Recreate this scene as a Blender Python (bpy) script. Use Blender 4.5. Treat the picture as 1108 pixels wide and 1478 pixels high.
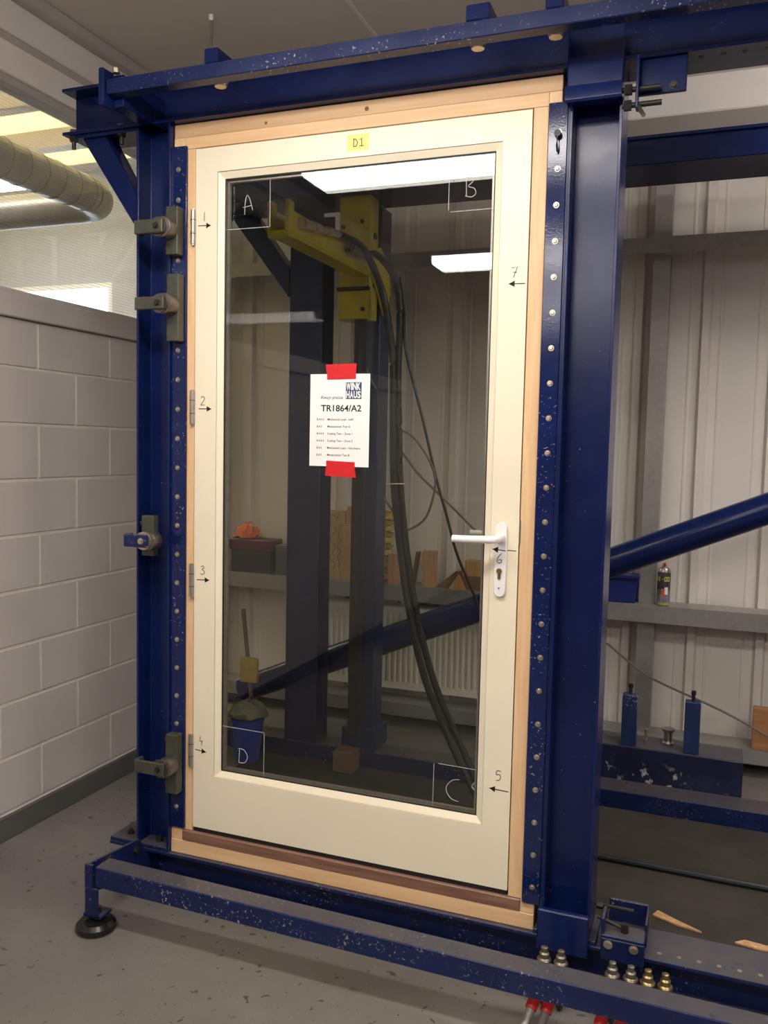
import bpy, bmesh, math, random
from mathutils import Vector, Matrix
random.seed(7)
S = bpy.context.scene
for o in list(bpy.data.objects): bpy.data.objects.remove(o)
COL = S.collection

# ------------------------------------------------------------------ camera, world, lights, exposure
cam_d = bpy.data.cameras.new('camera'); cam = bpy.data.objects.new('camera', cam_d); COL.objects.link(cam)
S.camera = cam
YAW, PITCH, ROLL = 0.361834439, -0.0751903803, -0.0213344539
FPX = 1240.88
cam_d.sensor_fit = 'VERTICAL'; cam_d.sensor_height = 24.0
cam_d.lens = FPX * 24.0 / 1478.0
cam_d.clip_start = 0.02; cam_d.clip_end = 100
cam.matrix_world = (Matrix.Translation((1.67619, -2.56117, 1.61956)) @ Matrix.Rotation(YAW, 4, 'Z') @
                    Matrix.Rotation(PITCH, 4, 'X') @ Matrix.Rotation(ROLL, 4, 'Y') @ Matrix.Rotation(math.pi / 2, 4, 'X'))

W = bpy.data.worlds.new('daylight'); S.world = W; W.use_nodes = True
W.node_tree.nodes['Background'].inputs[0].default_value = (0.72, 0.85, 1.0, 1)
W.node_tree.nodes['Background'].inputs[1].default_value = 11.0
LAMP = 28.0                      # radiance of the fluorescent diffusers
LAMP_COL = (1.0, 0.935, 0.88)
S.view_settings.view_transform = 'Standard'; S.view_settings.look = 'None'
S.view_settings.gamma = 1.0; S.view_settings.use_curve_mapping = False
S.view_settings.exposure = 0.0

# ------------------------------------------------------------------ mesh builder
class B:
    def __init__(s): s.bm = bmesh.new()
    def poly(s, pts, faces):
        v = [s.bm.verts.new(p) for p in pts]
        for f in faces:
            try: s.bm.faces.new([v[i] for i in f])
            except ValueError: pass
        return s
    def box(s, x0, x1, y0, y1, z0, z1, bev=0, seg=1):
        x0, x1 = sorted((x0, x1)); y0, y1 = sorted((y0, y1)); z0, z1 = sorted((z0, z1))
        b = bmesh.new()
        v = [b.verts.new(p) for p in ((x0,y0,z0),(x1,y0,z0),(x1,y1,z0),(x0,y1,z0),(x0,y0,z1),(x1,y0,z1),(x1,y1,z1),(x0,y1,z1))]
        for f in ((0,3,2,1),(4,5,6,7),(0,1,5,4),(1,2,6,5),(2,3,7,6),(3,0,4,7)): b.faces.new([v[i] for i in f])
        if bev: bmesh.ops.bevel(b, geom=list(b.edges), offset=bev, segments=seg, affect='EDGES', profile=.5)
        s.join(b); return s
    def join(s, b):
        m = bpy.data.meshes.new('t'); b.to_mesh(m); b.free(); s.bm.from_mesh(m); bpy.data.meshes.remove(m)
    def prism(s, poly, axis, a, b, bev=0):
        """extrude a 2-D polygon along an axis; the other two coordinates in x,y,z order"""
        def P(u, v, w):
            return {'x': (w, u, v), 'y': (u, w, v), 'z': (u, v, w)}[axis]
        t = bmesh.new(); n = len(poly)
        A = [t.verts.new(P(u, v, a)) for u, v in poly]; C = [t.verts.new(P(u, v, b)) for u, v in poly]
        t.faces.new(A); t.faces.new(C[::-1])
        for i in range(n): t.faces.new((A[i], C[i], C[(i+1) % n], A[(i+1) % n]))
        bmesh.ops.recalc_face_normals(t, faces=list(t.faces))
        if bev: bmesh.ops.bevel(t, geom=list(t.edges), offset=bev, segments=1, affect='EDGES')
        s.join(t); return s
    def cyl(s, p0, p1, r, seg=20, r2=None, bev=0):
        p0, p1 = Vector(p0), Vector(p1); d = p1 - p0; L = d.length
        if r2 is None: r2 = r
        t = bmesh.new()
        bmesh.ops.create_cone(t, cap_ends=True, segments=seg, radius1=r, radius2=r2, depth=L)
        if bev:
            e = [e for e in t.edges if abs(e.verts[0].co.z - e.verts[1].co.z) < 1e-6]
            bmesh.ops.bevel(t, geom=e, offset=bev, segments=2, affect='EDGES', profile=.5)
        q = Vector((0, 0, 1)).rotation_difference(d.normalized()).to_matrix().to_4x4()
        t.transform(Matrix.Translation((p0 + p1) / 2) @ q); s.join(t); return s
    def hexa(s, p0, p1, r): return s.cyl(p0, p1, r, 6)
    def tube(s, pts, r, seg=8, radii=None, closed=False):
        P = [Vector(p) for p in pts]; n = len(P); rings = []
        up = Vector((0, 0, 1))
        for i in range(n):
            d = (P[min(i+1, n-1)] - P[max(i-1, 0)]).normalized()
            a = d.cross(up)
            if a.length < .05: a = d.cross(Vector((0, 1, 0)))
            a.normalize(); b = d.cross(a); rr = radii[i] if radii else r
            rings.append([s.bm.verts.new(P[i] + (a * math.cos(2*math.pi*k/seg) + b * math.sin(2*math.pi*k/seg)) * rr) for k in range(seg)])
        for i in range(n-1):
            for k in range(seg):
                s.bm.faces.new((rings[i][k], rings[i][(k+1) % seg], rings[i+1][(k+1) % seg], rings[i+1][k]))
        s.bm.faces.new(rings[0][::-1]); s.bm.faces.new(rings[-1]); return s
    def lathe(s, prof, c, seg=24):
        """profile (r, z) turned about the vertical through c"""
        c = Vector(c); rings = []
        for r, z in prof:
            rings.append([s.bm.verts.new(c + Vector((r*math.cos(2*math.pi*k/seg), r*math.sin(2*math.pi*k/seg), z))) for k in range(seg)])
        for i in range(len(prof)-1):
            for k in range(seg):
                s.bm.faces.new((rings[i][k], rings[i][(k+1) % seg], rings[i+1][(k+1) % seg], rings[i+1][k]))
        s.bm.faces.new(rings[0][::-1]); s.bm.faces.new(rings[-1]); return s
    def stroke(s, pts, w, y, t=.0006):
        """a pen line in the x-z plane, standing t proud of y (towards -y)"""
        P = [Vector((p[0], p[1])) for p in pts]; n = len(P); L = []
        for i in range(n):
            d = (P[min(i+1, n-1)] - P[max(i-1, 0)]).normalized(); nn = Vector((-d.y, d.x)) * w / 2
            L.append((P[i] + nn, P[i] - nn))
        f = [[s.bm.verts.new((q.x, y - t, q.y)) for q in ab] for ab in L]
        g = [[s.bm.verts.new((q.x, y, q.y)) for q in ab] for ab in L]
        for i in range(n-1):
            s.bm.faces.new((f[i][0], f[i+1][0], f[i+1][1], f[i][1]))
            s.bm.faces.new((g[i][0], f[i][0], f[i][1], g[i][1])) if i == 0 else None
            s.bm.faces.new((f[i][0], g[i][0], g[i+1][0], f[i+1][0]))
            s.bm.faces.new((f[i][1], f[i+1][1], g[i+1][1], g[i][1]))
        return s
    def ibeam(s, axis, a, b, c1, c2, d1, d2, tf, tw, web='d'):
        """I section along axis. c = first other coordinate, d = second. web='d': flanges at d1,d2, web runs along d"""
        cm, dm = (c1+c2)/2, (d1+d2)/2
        if web == 'd':
            p = [(c1,d1),(c2,d1),(c2,d1+tf),(cm+tw/2,d1+tf),(cm+tw/2,d2-tf),(c2,d2-tf),(c2,d2),(c1,d2),(c1,d2-tf),(cm-tw/2,d2-tf),(cm-tw/2,d1+tf),(c1,d1+tf)]
        else:
            p = [(c1,d1),(c1+tf,d1),(c1+tf,dm-tw/2),(c2-tf,dm-tw/2),(c2-tf,d1),(c2,d1),(c2,d2),(c2-tf,d2),(c2-tf,dm+tw/2),(c1+tf,dm+tw/2),(c1+tf,d2),(c1,d2)]
        return s.prism(p, axis, a, b, bev=.0012)

WL = {}
def place(o, loc, parent=None):
    WL[o] = Vector(loc); o.location = WL[o]
    if parent is not None:
        o.parent = parent; o.location = WL[o] - WL[parent]
def obj(name, b, mat, parent=None, smooth=True, ang=35):
    bm = b.bm if isinstance(b, B) else b
    bmesh.ops.recalc_face_normals(bm, faces=list(bm.faces)) if isinstance(b, B) else None
    co = [v.co for v in bm.verts]
    lo = Vector([min(c[i] for c in co) for i in range(3)]); hi = Vector([max(c[i] for c in co) for i in range(3)])
    c = (lo + hi) / 2; c.z = lo.z
    for v in bm.verts: v.co -= c
    me = bpy.data.meshes.new(name); bm.to_mesh(me); bm.free()
    if smooth:
        me.polygons.foreach_set('use_smooth', [True] * len(me.polygons)); me.set_sharp_from_angle(angle=math.radians(ang))
    for m in (mat if isinstance(mat, (list, tuple)) else [mat]): me.materials.append(m)
    o = bpy.data.objects.new(name, me); COL.objects.link(o); place(o, c, parent); return o
def share(o, loc, parent, name=None):
    c = o.copy(); c.parent = None; COL.objects.link(c); place(c, loc, parent); return c
def tag(o, label, cat, group=None):
    o['label'] = label; o['category'] = cat
    if group: o['group'] = group
    return o
def thing(name, loc, label, cat, group=None):
    o = bpy.data.objects.new(name, None); o.empty_display_size = .05; COL.objects.link(o); place(o, loc)
    return tag(o, label, cat, group)
def struct(name, b, mat, parent=None, **k):
    o = obj(name, b, mat, parent, **k); o['kind'] = 'structure'; return o
def text_bm(txt, size, x, z, y, align='LEFT', t=.0006, bold=0.0, sx=1.0):
    cu = bpy.data.curves.new('t', 'FONT'); cu.body = txt; cu.size = size; cu.align_x = align; cu.offset = bold; cu.resolution_u = 3
    o = bpy.data.objects.new('t', cu); COL.objects.link(o)
    dg = bpy.context.evaluated_depsgraph_get(); dg.update()
    me = bpy.data.meshes.new_from_object(o.evaluated_get(dg))
    b = B(); b.bm.from_mesh(me)
    for v in b.bm.verts: v.co = Vector((x + v.co.x * sx, y - t, z + v.co.y))
    bpy.data.objects.remove(o); bpy.data.curves.remove(cu); bpy.data.meshes.remove(me)
    return b

# ------------------------------------------------------------------ materials
def new_mat(name):
    m = bpy.data.materials.new(name); m.use_nodes = True; nt = m.node_tree
    return m, nt, nt.nodes['Principled BSDF'], nt.nodes, nt.links
def pos(nt, scale=(1, 1, 1), rot=(0, 0, 0)):
    g = nt.nodes.new('ShaderNodeNewGeometry'); mp = nt.nodes.new('ShaderNodeMapping')
    mp.inputs['Scale'].default_value = scale; mp.inputs['Rotation'].default_value = rot
    nt.links.new(g.outputs['Position'], mp.inputs['Vector']); return mp.outputs[0]
def noise(nt, vec, scale, detail=4, rough=.55, dist=0):
    n = nt.nodes.new('ShaderNodeTexNoise'); n.inputs['Scale'].default_value = scale; n.inputs['Detail'].default_value = detail
    n.inputs['Roughness'].default_value = rough; n.inputs['Distortion'].default_value = dist
    nt.links.new(vec, n.inputs['Vector']); return n.outputs['Fac']
def ramp(nt, fac, stops):
    r = nt.nodes.new('ShaderNodeValToRGB'); e = r.color_ramp.elements
    while len(e) < len(stops): e.new(.5)
    for i, (p, c) in enumerate(stops):
        e[i].position = p; e[i].color = (c, c, c, 1) if isinstance(c, (int, float)) else (*c, 1)
    nt.links.new(fac, r.inputs[0]); return r.outputs[0]
def mix(nt, fac, a, b, mode='MIX'):
    m = nt.nodes.new('ShaderNodeMix'); m.data_type = 'RGBA'; m.blend_type = mode
    for i, v in ((0, fac), (6, a), (7, b)):
        if isinstance(v, (int, float)): m.inputs[i].default_value = v
        elif isinstance(v, tuple): m.inputs[i].default_value = (*v, 1)
        else: nt.links.new(v, m.inputs[i])
    return m.outputs[2]
def mul(nt, a, b):
    m = nt.nodes.new('ShaderNodeMath'); m.operation = 'MULTIPLY'
    for i, v in enumerate((a, b)):
        if isinstance(v, (int, float)): m.inputs[i].default_value = v
        else: nt.links.new(v, m.inputs[i])
    return m.outputs[0]
def bump(nt, h, bsdf, strength=.2, dist=.002):
    b = nt.nodes.new('ShaderNodeBump'); b.inputs['Strength'].default_value = strength; b.inputs['Distance'].default_value = dist
    nt.links.new(h, b.inputs['Height']); nt.links.new(b.outputs[0], bsdf.inputs['Normal'])
def paint(name, col, rough=.4, var=.12, vscale=6, bstr=0, bscale=300, metal=0.0, spec=.5):
    m, nt, p, N, L = new_mat(name); v = pos(nt)
    n = noise(nt, v, vscale); c2 = tuple(c * (1 - var) for c in col); c1 = tuple(min(1, c * (1 + var)) for c in col)
    L.new(ramp(nt, n, [(.3, c2), (.7, c1)]), p.inputs['Base Color'])
    p.inputs['Roughness'].default_value = rough; p.inputs['Metallic'].default_value = metal; p.inputs['Specular IOR Level'].default_value = spec
    if bstr: bump(nt, noise(nt, v, bscale, 2), p, bstr, .001)
    return m
def blue_paint(name, col, rough=.3, chips=.7, scuff=.5, dusty=0.0, spec=.5, cscale=90):
    m, nt, p, N, L = new_mat(name); v = pos(nt)
    big = noise(nt, v, 3.5, 3); fine = noise(nt, v, cscale, 4, .7)
    base = ramp(nt, noise(nt, v, 5, 5), [(.3, tuple(c*.85 for c in col)), (.7, tuple(c*1.15 for c in col))])
    dust = mul(nt, ramp(nt, noise(nt, v, 9, 6, .7), [(.52, 0.0), (.75, 1.0)]), scuff)
    base = mix(nt, dust, base, (col[0] + .016, col[1] + .018, col[2] + .035))
    chip = mul(nt, ramp(nt, fine, [(chips, 0.0), (chips + .025, 1.0)]), ramp(nt, big, [(.45, 0.0), (.6, 1.0)]))
    base = mix(nt, chip, base, (.42, .40, .36))
    if dusty:                                   # workshop dust lying on faces that look up
        g = N.new('ShaderNodeNewGeometry'); sx = N.new('ShaderNodeSeparateXYZ'); L.new(g.outputs['Normal'], sx.inputs[0])
        up = ramp(nt, sx.outputs[2], [(.7, 0.0), (.95, dusty)])
        base = mix(nt, mul(nt, up, ramp(nt, noise(nt, v, 11, 6, .7), [(.25, .55), (.65, 1.0)])), base, (.10, .088, .075))
    p.inputs['Specular IOR Level'].default_value = spec
    L.new(base, p.inputs['Base Color'])
    L.new(ramp(nt, noise(nt, v, 14, 4), [(.3, rough*.9), (.75, min(1, rough*1.25))]), p.inputs['Roughness'])
    bump(nt, noise(nt, v, 160, 3, .6), p, .16, .0010)
    return m
def wood(name, a, b, axis='x', scale=1.0, rough=.5):
    m, nt, p, N, L = new_mat(name)
    st = {'x': (.06, 1, 1), 'y': (1, .06, 1), 'z': (1, 1, .06)}[axis]
    v = pos(nt, tuple(s * scale for s in st))
    g = noise(nt, v, 55, 5, .6, .6); g2 = noise(nt, v, 9, 3, .5, 1.0)
    c = ramp(nt, g, [(.3, a), (.72, b)]); c = mix(nt, mul(nt, ramp(nt, g2, [(.4, 0.0), (.7, 1.0)]), .35), c, tuple(x*.82 for x in a))
    L.new(c, p.inputs['Base Color']); p.inputs['Roughness'].default_value = rough
    bump(nt, g, p, .12, .0008); return m
def galv(name, col=(.38, .37, .35), rough=.42):
    m, nt, p, N, L = new_mat(name); v = pos(nt)
    vo = N.new('ShaderNodeTexVoronoi'); vo.inputs['Scale'].default_value = 38; L.new(v, vo.inputs['Vector'])
    c = ramp(nt, vo.outputs['Color'], [(.1, tuple(x*.94 for x in col)), (.9, tuple(x*1.05 for x in col))])
    c = mix(nt, ramp(nt, noise(nt, v, 5, 5), [(.4, 0.0), (.8, .35)]), c, tuple(x*.7 for x in col))
    L.new(c, p.inputs['Base Color']); p.inputs['Metallic'].default_value = .55; p.inputs['Roughness'].default_value = rough; return m
def glass(name, tint, f0=.05, rough=0.0, wire=False):
    """thin window glass: passes light straight on, mirrors a little, more at grazing angles"""
    m, nt, p, N, L = new_mat(name); N.remove(p); out = N['Material Output']
    tr = N.new('ShaderNodeBsdfTransparent'); tr.inputs[0].default_value = (*tint, 1)
    gl = N.new('ShaderNodeBsdfGlossy'); gl.inputs['Roughness'].default_value = rough; gl.inputs[0].default_value = (1, 1, 1, 1)
    lw = N.new('ShaderNodeLayerWeight'); lw.inputs[0].default_value = .5
    pw = N.new('ShaderNodeMath'); pw.operation = 'POWER'; L.new(lw.outputs['Facing'], pw.inputs[0]); pw.inputs[1].default_value = 5
    ma = N.new('ShaderNodeMath'); ma.operation = 'MULTIPLY_ADD'; L.new(pw.outputs[0], ma.inputs[0]); ma.inputs[1].default_value = 1 - f0; ma.inputs[2].default_value = f0
    mx = N.new('ShaderNodeMixShader'); L.new(ma.outputs[0], mx.inputs[0]); L.new(tr.outputs[0], mx.inputs[1]); L.new(gl.outputs[0], mx.inputs[2])
    last = mx.outputs[0]
    if wire:
        v = pos(nt); df = N.new('ShaderNodeBsdfDiffuse'); df.inputs[0].default_value = (.55, .57, .6, 1)
        br = N.new('ShaderNodeTexBrick'); br.offset = 0; br.inputs['Scale'].default_value = 1; br.inputs['Brick Width'].default_value = .0125
        br.inputs['Row Height'].default_value = .0125; br.inputs['Mortar Size'].default_value = .0006; br.inputs['Mortar Smooth'].default_value = .2
        sp = N.new('ShaderNodeSeparateXYZ'); cb = N.new('ShaderNodeCombineXYZ'); L.new(v, sp.inputs[0]); L.new(sp.outputs[1], cb.inputs[0]); L.new(sp.outputs[2], cb.inputs[1])
        L.new(cb.outputs[0], br.inputs['Vector'])
        dirt = ramp(nt, noise(nt, v, 2.5, 4), [(.3, .01), (.8, .06)])
        ad = N.new('ShaderNodeMath'); ad.operation = 'MAXIMUM'; L.new(br.outputs['Fac'], ad.inputs[0]); L.new(dirt, ad.inputs[1])
        m2 = N.new('ShaderNodeMixShader'); L.new(mul(nt, ad.outputs[0], .4), m2.inputs[0]); L.new(last, m2.inputs[1]); L.new(df.outputs[0], m2.inputs[2]); last = m2.outputs[0]
    L.new(last, out.inputs[0]); return m
def emit(name, col, st):
    m, nt, p, N, L = new_mat(name); p.inputs['Base Color'].default_value = (.8, .8, .8, 1)
    p.inputs['Emission Color'].default_value = (*col, 1); p.inputs['Emission Strength'].default_value = st; return m
def flat(name, col, rough=.6, metal=0.0):
    m, nt, p, N, L = new_mat(name); p.inputs['Base Color'].default_value = (*col, 1)
    p.inputs['Roughness'].default_value = rough; p.inputs['Metallic'].default_value = metal; return m

BLUE = blue_paint('rig_blue_gloss_paint', (.0045, .0125, .072), .22, .69, .35, spec=.3)
BLUE_G = blue_paint('rig_blue_new_gloss', (.0045, .0125, .072), .11, .625, .35, spec=.4)
BLUE_W = blue_paint('rig_blue_scuffed_paint', (.006, .0135, .068), .3, .615, .45, dusty=.8, spec=.35)
BLUE_L = blue_paint('worn_bright_blue_paint', (.012, .030, .10), .4, .58, .6)
BLUE_M = blue_paint('mast_blue_paint', (.009, .028, .085), .38, .70, .5)
CREAM = paint('cream_door_paint', (.86, .775, .585), .38, .03, 3)
WHITE_PL = paint('white_powder_coat', (.86, .85, .82), .3, .02)
PINE_X = wood('pine_along_x', (.72, .44, .22), (.86, .60, .34), 'x')
PINE_Z = wood('pine_along_z', (.74, .45, .23), (.86, .60, .34), 'z')
PINE_D = wood('weathered_pine_along_x', (.56, .34, .17), (.70, .46, .26), 'x')
KNOT = paint('pine_knot', (.16, .07, .03), .6, .2, 80)
HARD_X = wood('brown_hardwood', (.17, .08, .05), (.34, .18, .12), 'x', rough=.45)
OFFCUT = wood('offcut_timber', (.42, .22, .09), (.66, .40, .2), 'z', rough=.65)
OFFCUT_D = wood('offcut_timber_dark', (.13, .075, .04), (.26, .16, .09), 'x', rough=.7)
OSB = wood('chipboard_mellow', (.52, .34, .17), (.66, .46, .26), 'z', 2, .75)
PLY = wood('reddish_ply', (.35, .15, .06), (.52, .25, .11), 'x', rough=.55)
STEEL = paint('bright_steel', (.55, .53, .49), .28, .1, 40, metal=1.0)
HINGE = paint('satin_hinge_steel', (.42, .38, .34), .4, .12, 40, metal=.8)
ZINC = paint('zinc_plated', (.60, .53, .40), .32, .12, 60, metal=.9)
DARKST = paint('dark_oiled_steel', (.035, .033, .03), .45, .2, 30, metal=.5)
OLIVE = paint('olive_grey_steel', (.078, .080, .060), .42, .22, 18, .1, 120, metal=.35)
ROLLER = paint('bare_machined_steel', (.17, .145, .125), .35, .15, 30, metal=.8)
BRASS = paint('brass', (.55, .40, .17), .3, .15, 50, metal=1.0)
DULLBRASS = paint('tarnished_brass', (.30, .23, .11), .35, .25, 60, metal=.9)
DULLSTEEL = paint('tarnished_plated_steel', (.22, .20, .16), .38, .25, 60, metal=.8)
BLACK = paint('black_rubber', (.012, .012, .012), .5, .2)
BLACKG = paint('glossy_black_rubber', (.01, .01, .01), .25, .2)
HOSE = paint('black_hose_rubber', (.014, .014, .013), .42, .2, 40)
GALV = galv('galvanised_steel')
GALV_L = paint('dull_galvanised_duct', (.42, .40, .35), .38, .12, 8, metal=.35)
PAPER = paint('white_paper', (.88, .86, .83), .7, .01)
INK = flat('black_ink', (.012, .012, .012), .6)
INKB = flat('navy_ink', (.03, .05, .14), .6)
REDTAPE = paint('red_tape', (.64, .012, .018), .4, .05, 30)
NOTE = paint('yellow_sticky_note', (.90, .76, .26), .75, .04)
CHALK = flat('white_paint_marker', (.52, .52, .50), .7)
YELLOW = paint('machine_yellow_paint', (.52, .42, .012), .4, .15, 12, .05, 150)
RAD = paint('radiator_white_enamel', (.80, .76, .68), .3, .03)
CLAD = paint('white_cladding_sheet', (.72, .672, .625), .42, .04, 2)
GLASS = glass('door_glass', (.79, .80, .765), .038)
WGLASS = glass('wired_window_glass', (.86, .88, .88), .05, wire=True)
WPANE = glass('clear_pane', (.95, .95, .95), .04)
TRIM = paint('grey_white_gloss_trim', (.50, .455, .43), .45, .03)
BOARD = paint('white_ceiling_board', (.84, .79, .75), .6, .03)
CEIL = paint('ceiling_plaster', (.70, .64, .60), .8, .04, 2)
SKIRT = paint('dark_grey_skirting_paint', (.095, .09, .085), .5, .1)
PLAST = paint('painted_plaster', (.46, .47, .49), .75, .04)
BROWNWALL = paint('brown_shelving_wall', (.20, .165, .14), .7, .15, 2)
LAMP_M = emit('fluorescent_diffuser', LAMP_COL, LAMP)
def translucent(name, col):
    m, nt, p, N, L = new_mat(name); N.remove(p); t = N.new('ShaderNodeBsdfTranslucent'); t.inputs[0].default_value = (*col, 1)
    d = N.new('ShaderNodeBsdfDiffuse'); d.inputs[0].default_value = (*col, 1); x = N.new('ShaderNodeMixShader'); x.inputs[0].default_value = .3
    L.new(t.outputs[0], x.inputs[1]); L.new(d.outputs[0], x.inputs[2]); L.new(x.outputs[0], N['Material Output'].inputs[0]); return m
ROOFLIGHT = translucent('yellowed_rooflight_sheet', (.80, .66, .42))
LAMP_BODY = paint('lamp_white_enamel', (.8, .8, .78), .35, .02)
REDPL = paint('red_plastic', (.55, .02, .02), .4, .1)
ORANGE = paint('orange_cloth', (.75, .17, .04), .7, .1, 20)
BLUEPL = paint('blue_plastic', (.02, .05, .42), .35, .1)
CRATE = paint('dark_blue_crate', (.012, .02, .17), .4, .1)
TOOLBOX = paint('dark_toolbox_plastic', (.03, .028, .03), .4, .2)
CLOTH = paint('grey_green_rag', (.20, .19, .13), .9, .3, 12)
SPONGE = paint('yellow_sponge', (.55, .40, .08), .9, .2, 40)
GREYCAB = paint('grey_cable_sheath', (.16, .145, .13), .45, .1)

def floor_mat():
    m, nt, p, N, L = new_mat('grey_painted_concrete'); v = pos(nt)
    c = ramp(nt, noise(nt, v, 1.3, 6, .6), [(.3, (.140, .128, .113)), (.7, (.190, .176, .158))])
    c = mix(nt, ramp(nt, noise(nt, v, 7, 6, .65), [(.5, 0.0), (.8, .35)]), c, (.25, .24, .21))
    spots = mul(nt, ramp(nt, noise(nt, v, 26, 2, .5), [(.66, 0.0), (.69, .85)]), ramp(nt, noise(nt, v, 4, 2), [(.40, 0.0), (.52, 1.0)]))
    c = mix(nt, spots, c, (.035, .028, .02))
    specks = ramp(nt, noise(nt, v, 85, 2, .5), [(.69, 0.0), (.71, .75)])
    c = mix(nt, specks, c, (.05, .042, .034))
    L.new(c, p.inputs['Base Color'])
    L.new(ramp(nt, noise(nt, v, 5, 5), [(.3, .36), (.7, .52)]), p.inputs['Roughness'])
    bump(nt, noise(nt, v, 40, 4, .6), p, .08, .001); return m
FLOOR = floor_mat()
def block_mat():
    m, nt, p, N, L = new_mat('painted_blockwork'); v = pos(nt)
    c = ramp(nt, noise(nt, v, 2.2, 5), [(.3, (.45, .41, .382)), (.7, (.515, .474, .442))])
    c = mix(nt, ramp(nt, noise(nt, v, 30, 4, .7), [(.62, 0.0), (.8, .35)]), c, (.33, .29, .25))
    L.new(c, p.inputs['Base Color']); p.inputs['Roughness'].default_value = .55
    bump(nt, noise(nt, v, 160, 4, .65), p, .35, .0016); return m
BLOCK = block_mat()
MORTAR = paint('painted_mortar', (.56, .52, .475), .6, .05, 5, .2, 200)
def mat_mat():
    m, nt, p, N, L = new_mat('dusty_rubber_mat'); v = pos(nt)
    c = ramp(nt, noise(nt, v, 4, 6, .65), [(.3, (.022, .018, .014)), (.75, (.05, .042, .033))])
    c = mix(nt, ramp(nt, noise(nt, v, 60, 3, .6), [(.68, 0.0), (.74, .6)]), c, (.12, .09, .05))
    L.new(c, p.inputs['Base Color']); p.inputs['Roughness'].default_value = .8; bump(nt, noise(nt, v, 25, 5), p, .3, .003); return m
MAT = mat_mat()

# ------------------------------------------------------------------ the setting
WX = -0.93          # room face of the block wall
CZ = 3.36           # ceiling
BY = 2.20           # back wall cladding
struct('floor', B().box(-7.2, 5.2, -7.2, 6.2, -.10, 0), FLOOR, smooth=False)
struct('ceiling', B().box(WX - .10, 5.0, -7.0, BY + .1, CZ, CZ + .1), CEIL, smooth=False)

# block wall: a mortar core with every block a piece of its own
wl_end = 1.62
wall = struct('wall_left', B().box(WX - .13, WX - .004, -7.0, wl_end, 0, 2.10), MORTAR, smooth=False)
cell_y, cell_z, gap = .45, .225, .008
zs0 = 0.110
protos = {}
def add_block(y0, y1, z0, z1):
    key = (round(y1 - y0, 3), round(z1 - z0, 3))
    if key not in protos:
        b = B().box(WX - .02, WX, y0, y1, z0, z1, bev=.004); protos[key] = obj('block', b, BLOCK, wall)
    else:
        share(protos[key], (WX - .01, (y0 + y1) / 2, z0), wall)
joint_even = -0.053
for r in range(0, 11):
    z0 = zs0 + (r - 1) * cell_z; z1 = z0 + cell_z - gap
    z0 = max(z0, .001); z1 = min(z1, 2.10)
    if z1 - z0 < .02: continue
    y = -4.4 + joint_even + (0 if r % 2 == 0 else cell_y / 2)
    while y < wl_end - .01:
        e = min(y + cell_y - gap, wl_end)
        add_block(y, e, z0, z1); y += cell_y
struct('baseboard_left', B().box(WX, WX + .016, -7.0, wl_end, 0, .10, bev=.004), SKIRT)
struct('trim_1', B().box(WX - .14, WX + .022, -7.0, wl_end, 2.10, 2.19, bev=.004), TRIM)
# glazed band above the blocks
win = struct('window_1', B().box(WX - .10, WX - .02, -7.0, wl_end, 2.19, 2.215).box(WX - .10, WX - .02, -7.0, wl_end, 3.0, 3.03), TRIM)
for y0, y1 in ((-7.0, -4.0), (-4.0, -1.2), (-1.2, wl_end)):
    obj('pane', B().box(WX - .063, WX - .057, y0 + .01, y1 - .01, 2.2, 3.01), WGLASS, win, smooth=False)
    obj('mullion', B().box(WX - .09, WX - .03, y1 - .02, y1 + .02, 2.2, 3.01, bev=.002), TRIM, win)
# boards above the glass
struct('trim_2', B().box(WX - .12, WX, -7.0, wl_end, 3.03, 3.15, bev=.004), BOARD)
struct('trim_3', B().box(WX - .12, WX - .012, -7.0, wl_end, 3.15, 3.185), TRIM)
struct('trim_4', B().box(WX - .12, WX, -7.0, wl_end, 3.185, 3.31, bev=.004), BOARD)
struct('trim_5', B().box(WX - .12, WX + .05, -7.0, wl_end, 3.31, CZ, bev=.006), TRIM)

# back wall: ribbed steel sheets on galvanised rails
wb = struct('wall_back', B().box(-1.55, 5.0, BY + .045, BY + .11, 0, CZ), CLAD, smooth=False)
pitch, rib_h = .333, .032
def sheet(x0):
    prof = []; b = B(); n = 3
    for k in range(n):
        c = x0 + (k + .5) * pitch
        prof += [(c - pitch/2, 0), (c - .085, 0), (c - .080, .003), (c - .070, .003), (c - .065, 0), (c - .030, 0), (c - .018, rib_h), (c + .018, rib_h), (c + .030, 0),
                 (c + .065, 0), (c + .070, .003), (c + .080, .003), (c + .085, 0)]
    prof.append((x0 + n*pitch, 0))
    f = [(x, BY - .0 + .034 - d) for x, d in prof]; bk = [(x, y + .004) for x, y in f]
    return b.prism(f + bk[::-1], 'z', .012, CZ - .012)
x = -1.546; proto = None
while x < 4.9:
    if proto is None: proto = obj('cladding_sheet', sheet(x), CLAD, wb, ang=20); c0 = WL[proto].copy(); x00 = x
    else: share(proto, c0 + Vector((x - x00, 0, 0)), wb)
    x += 3 * pitch
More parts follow.
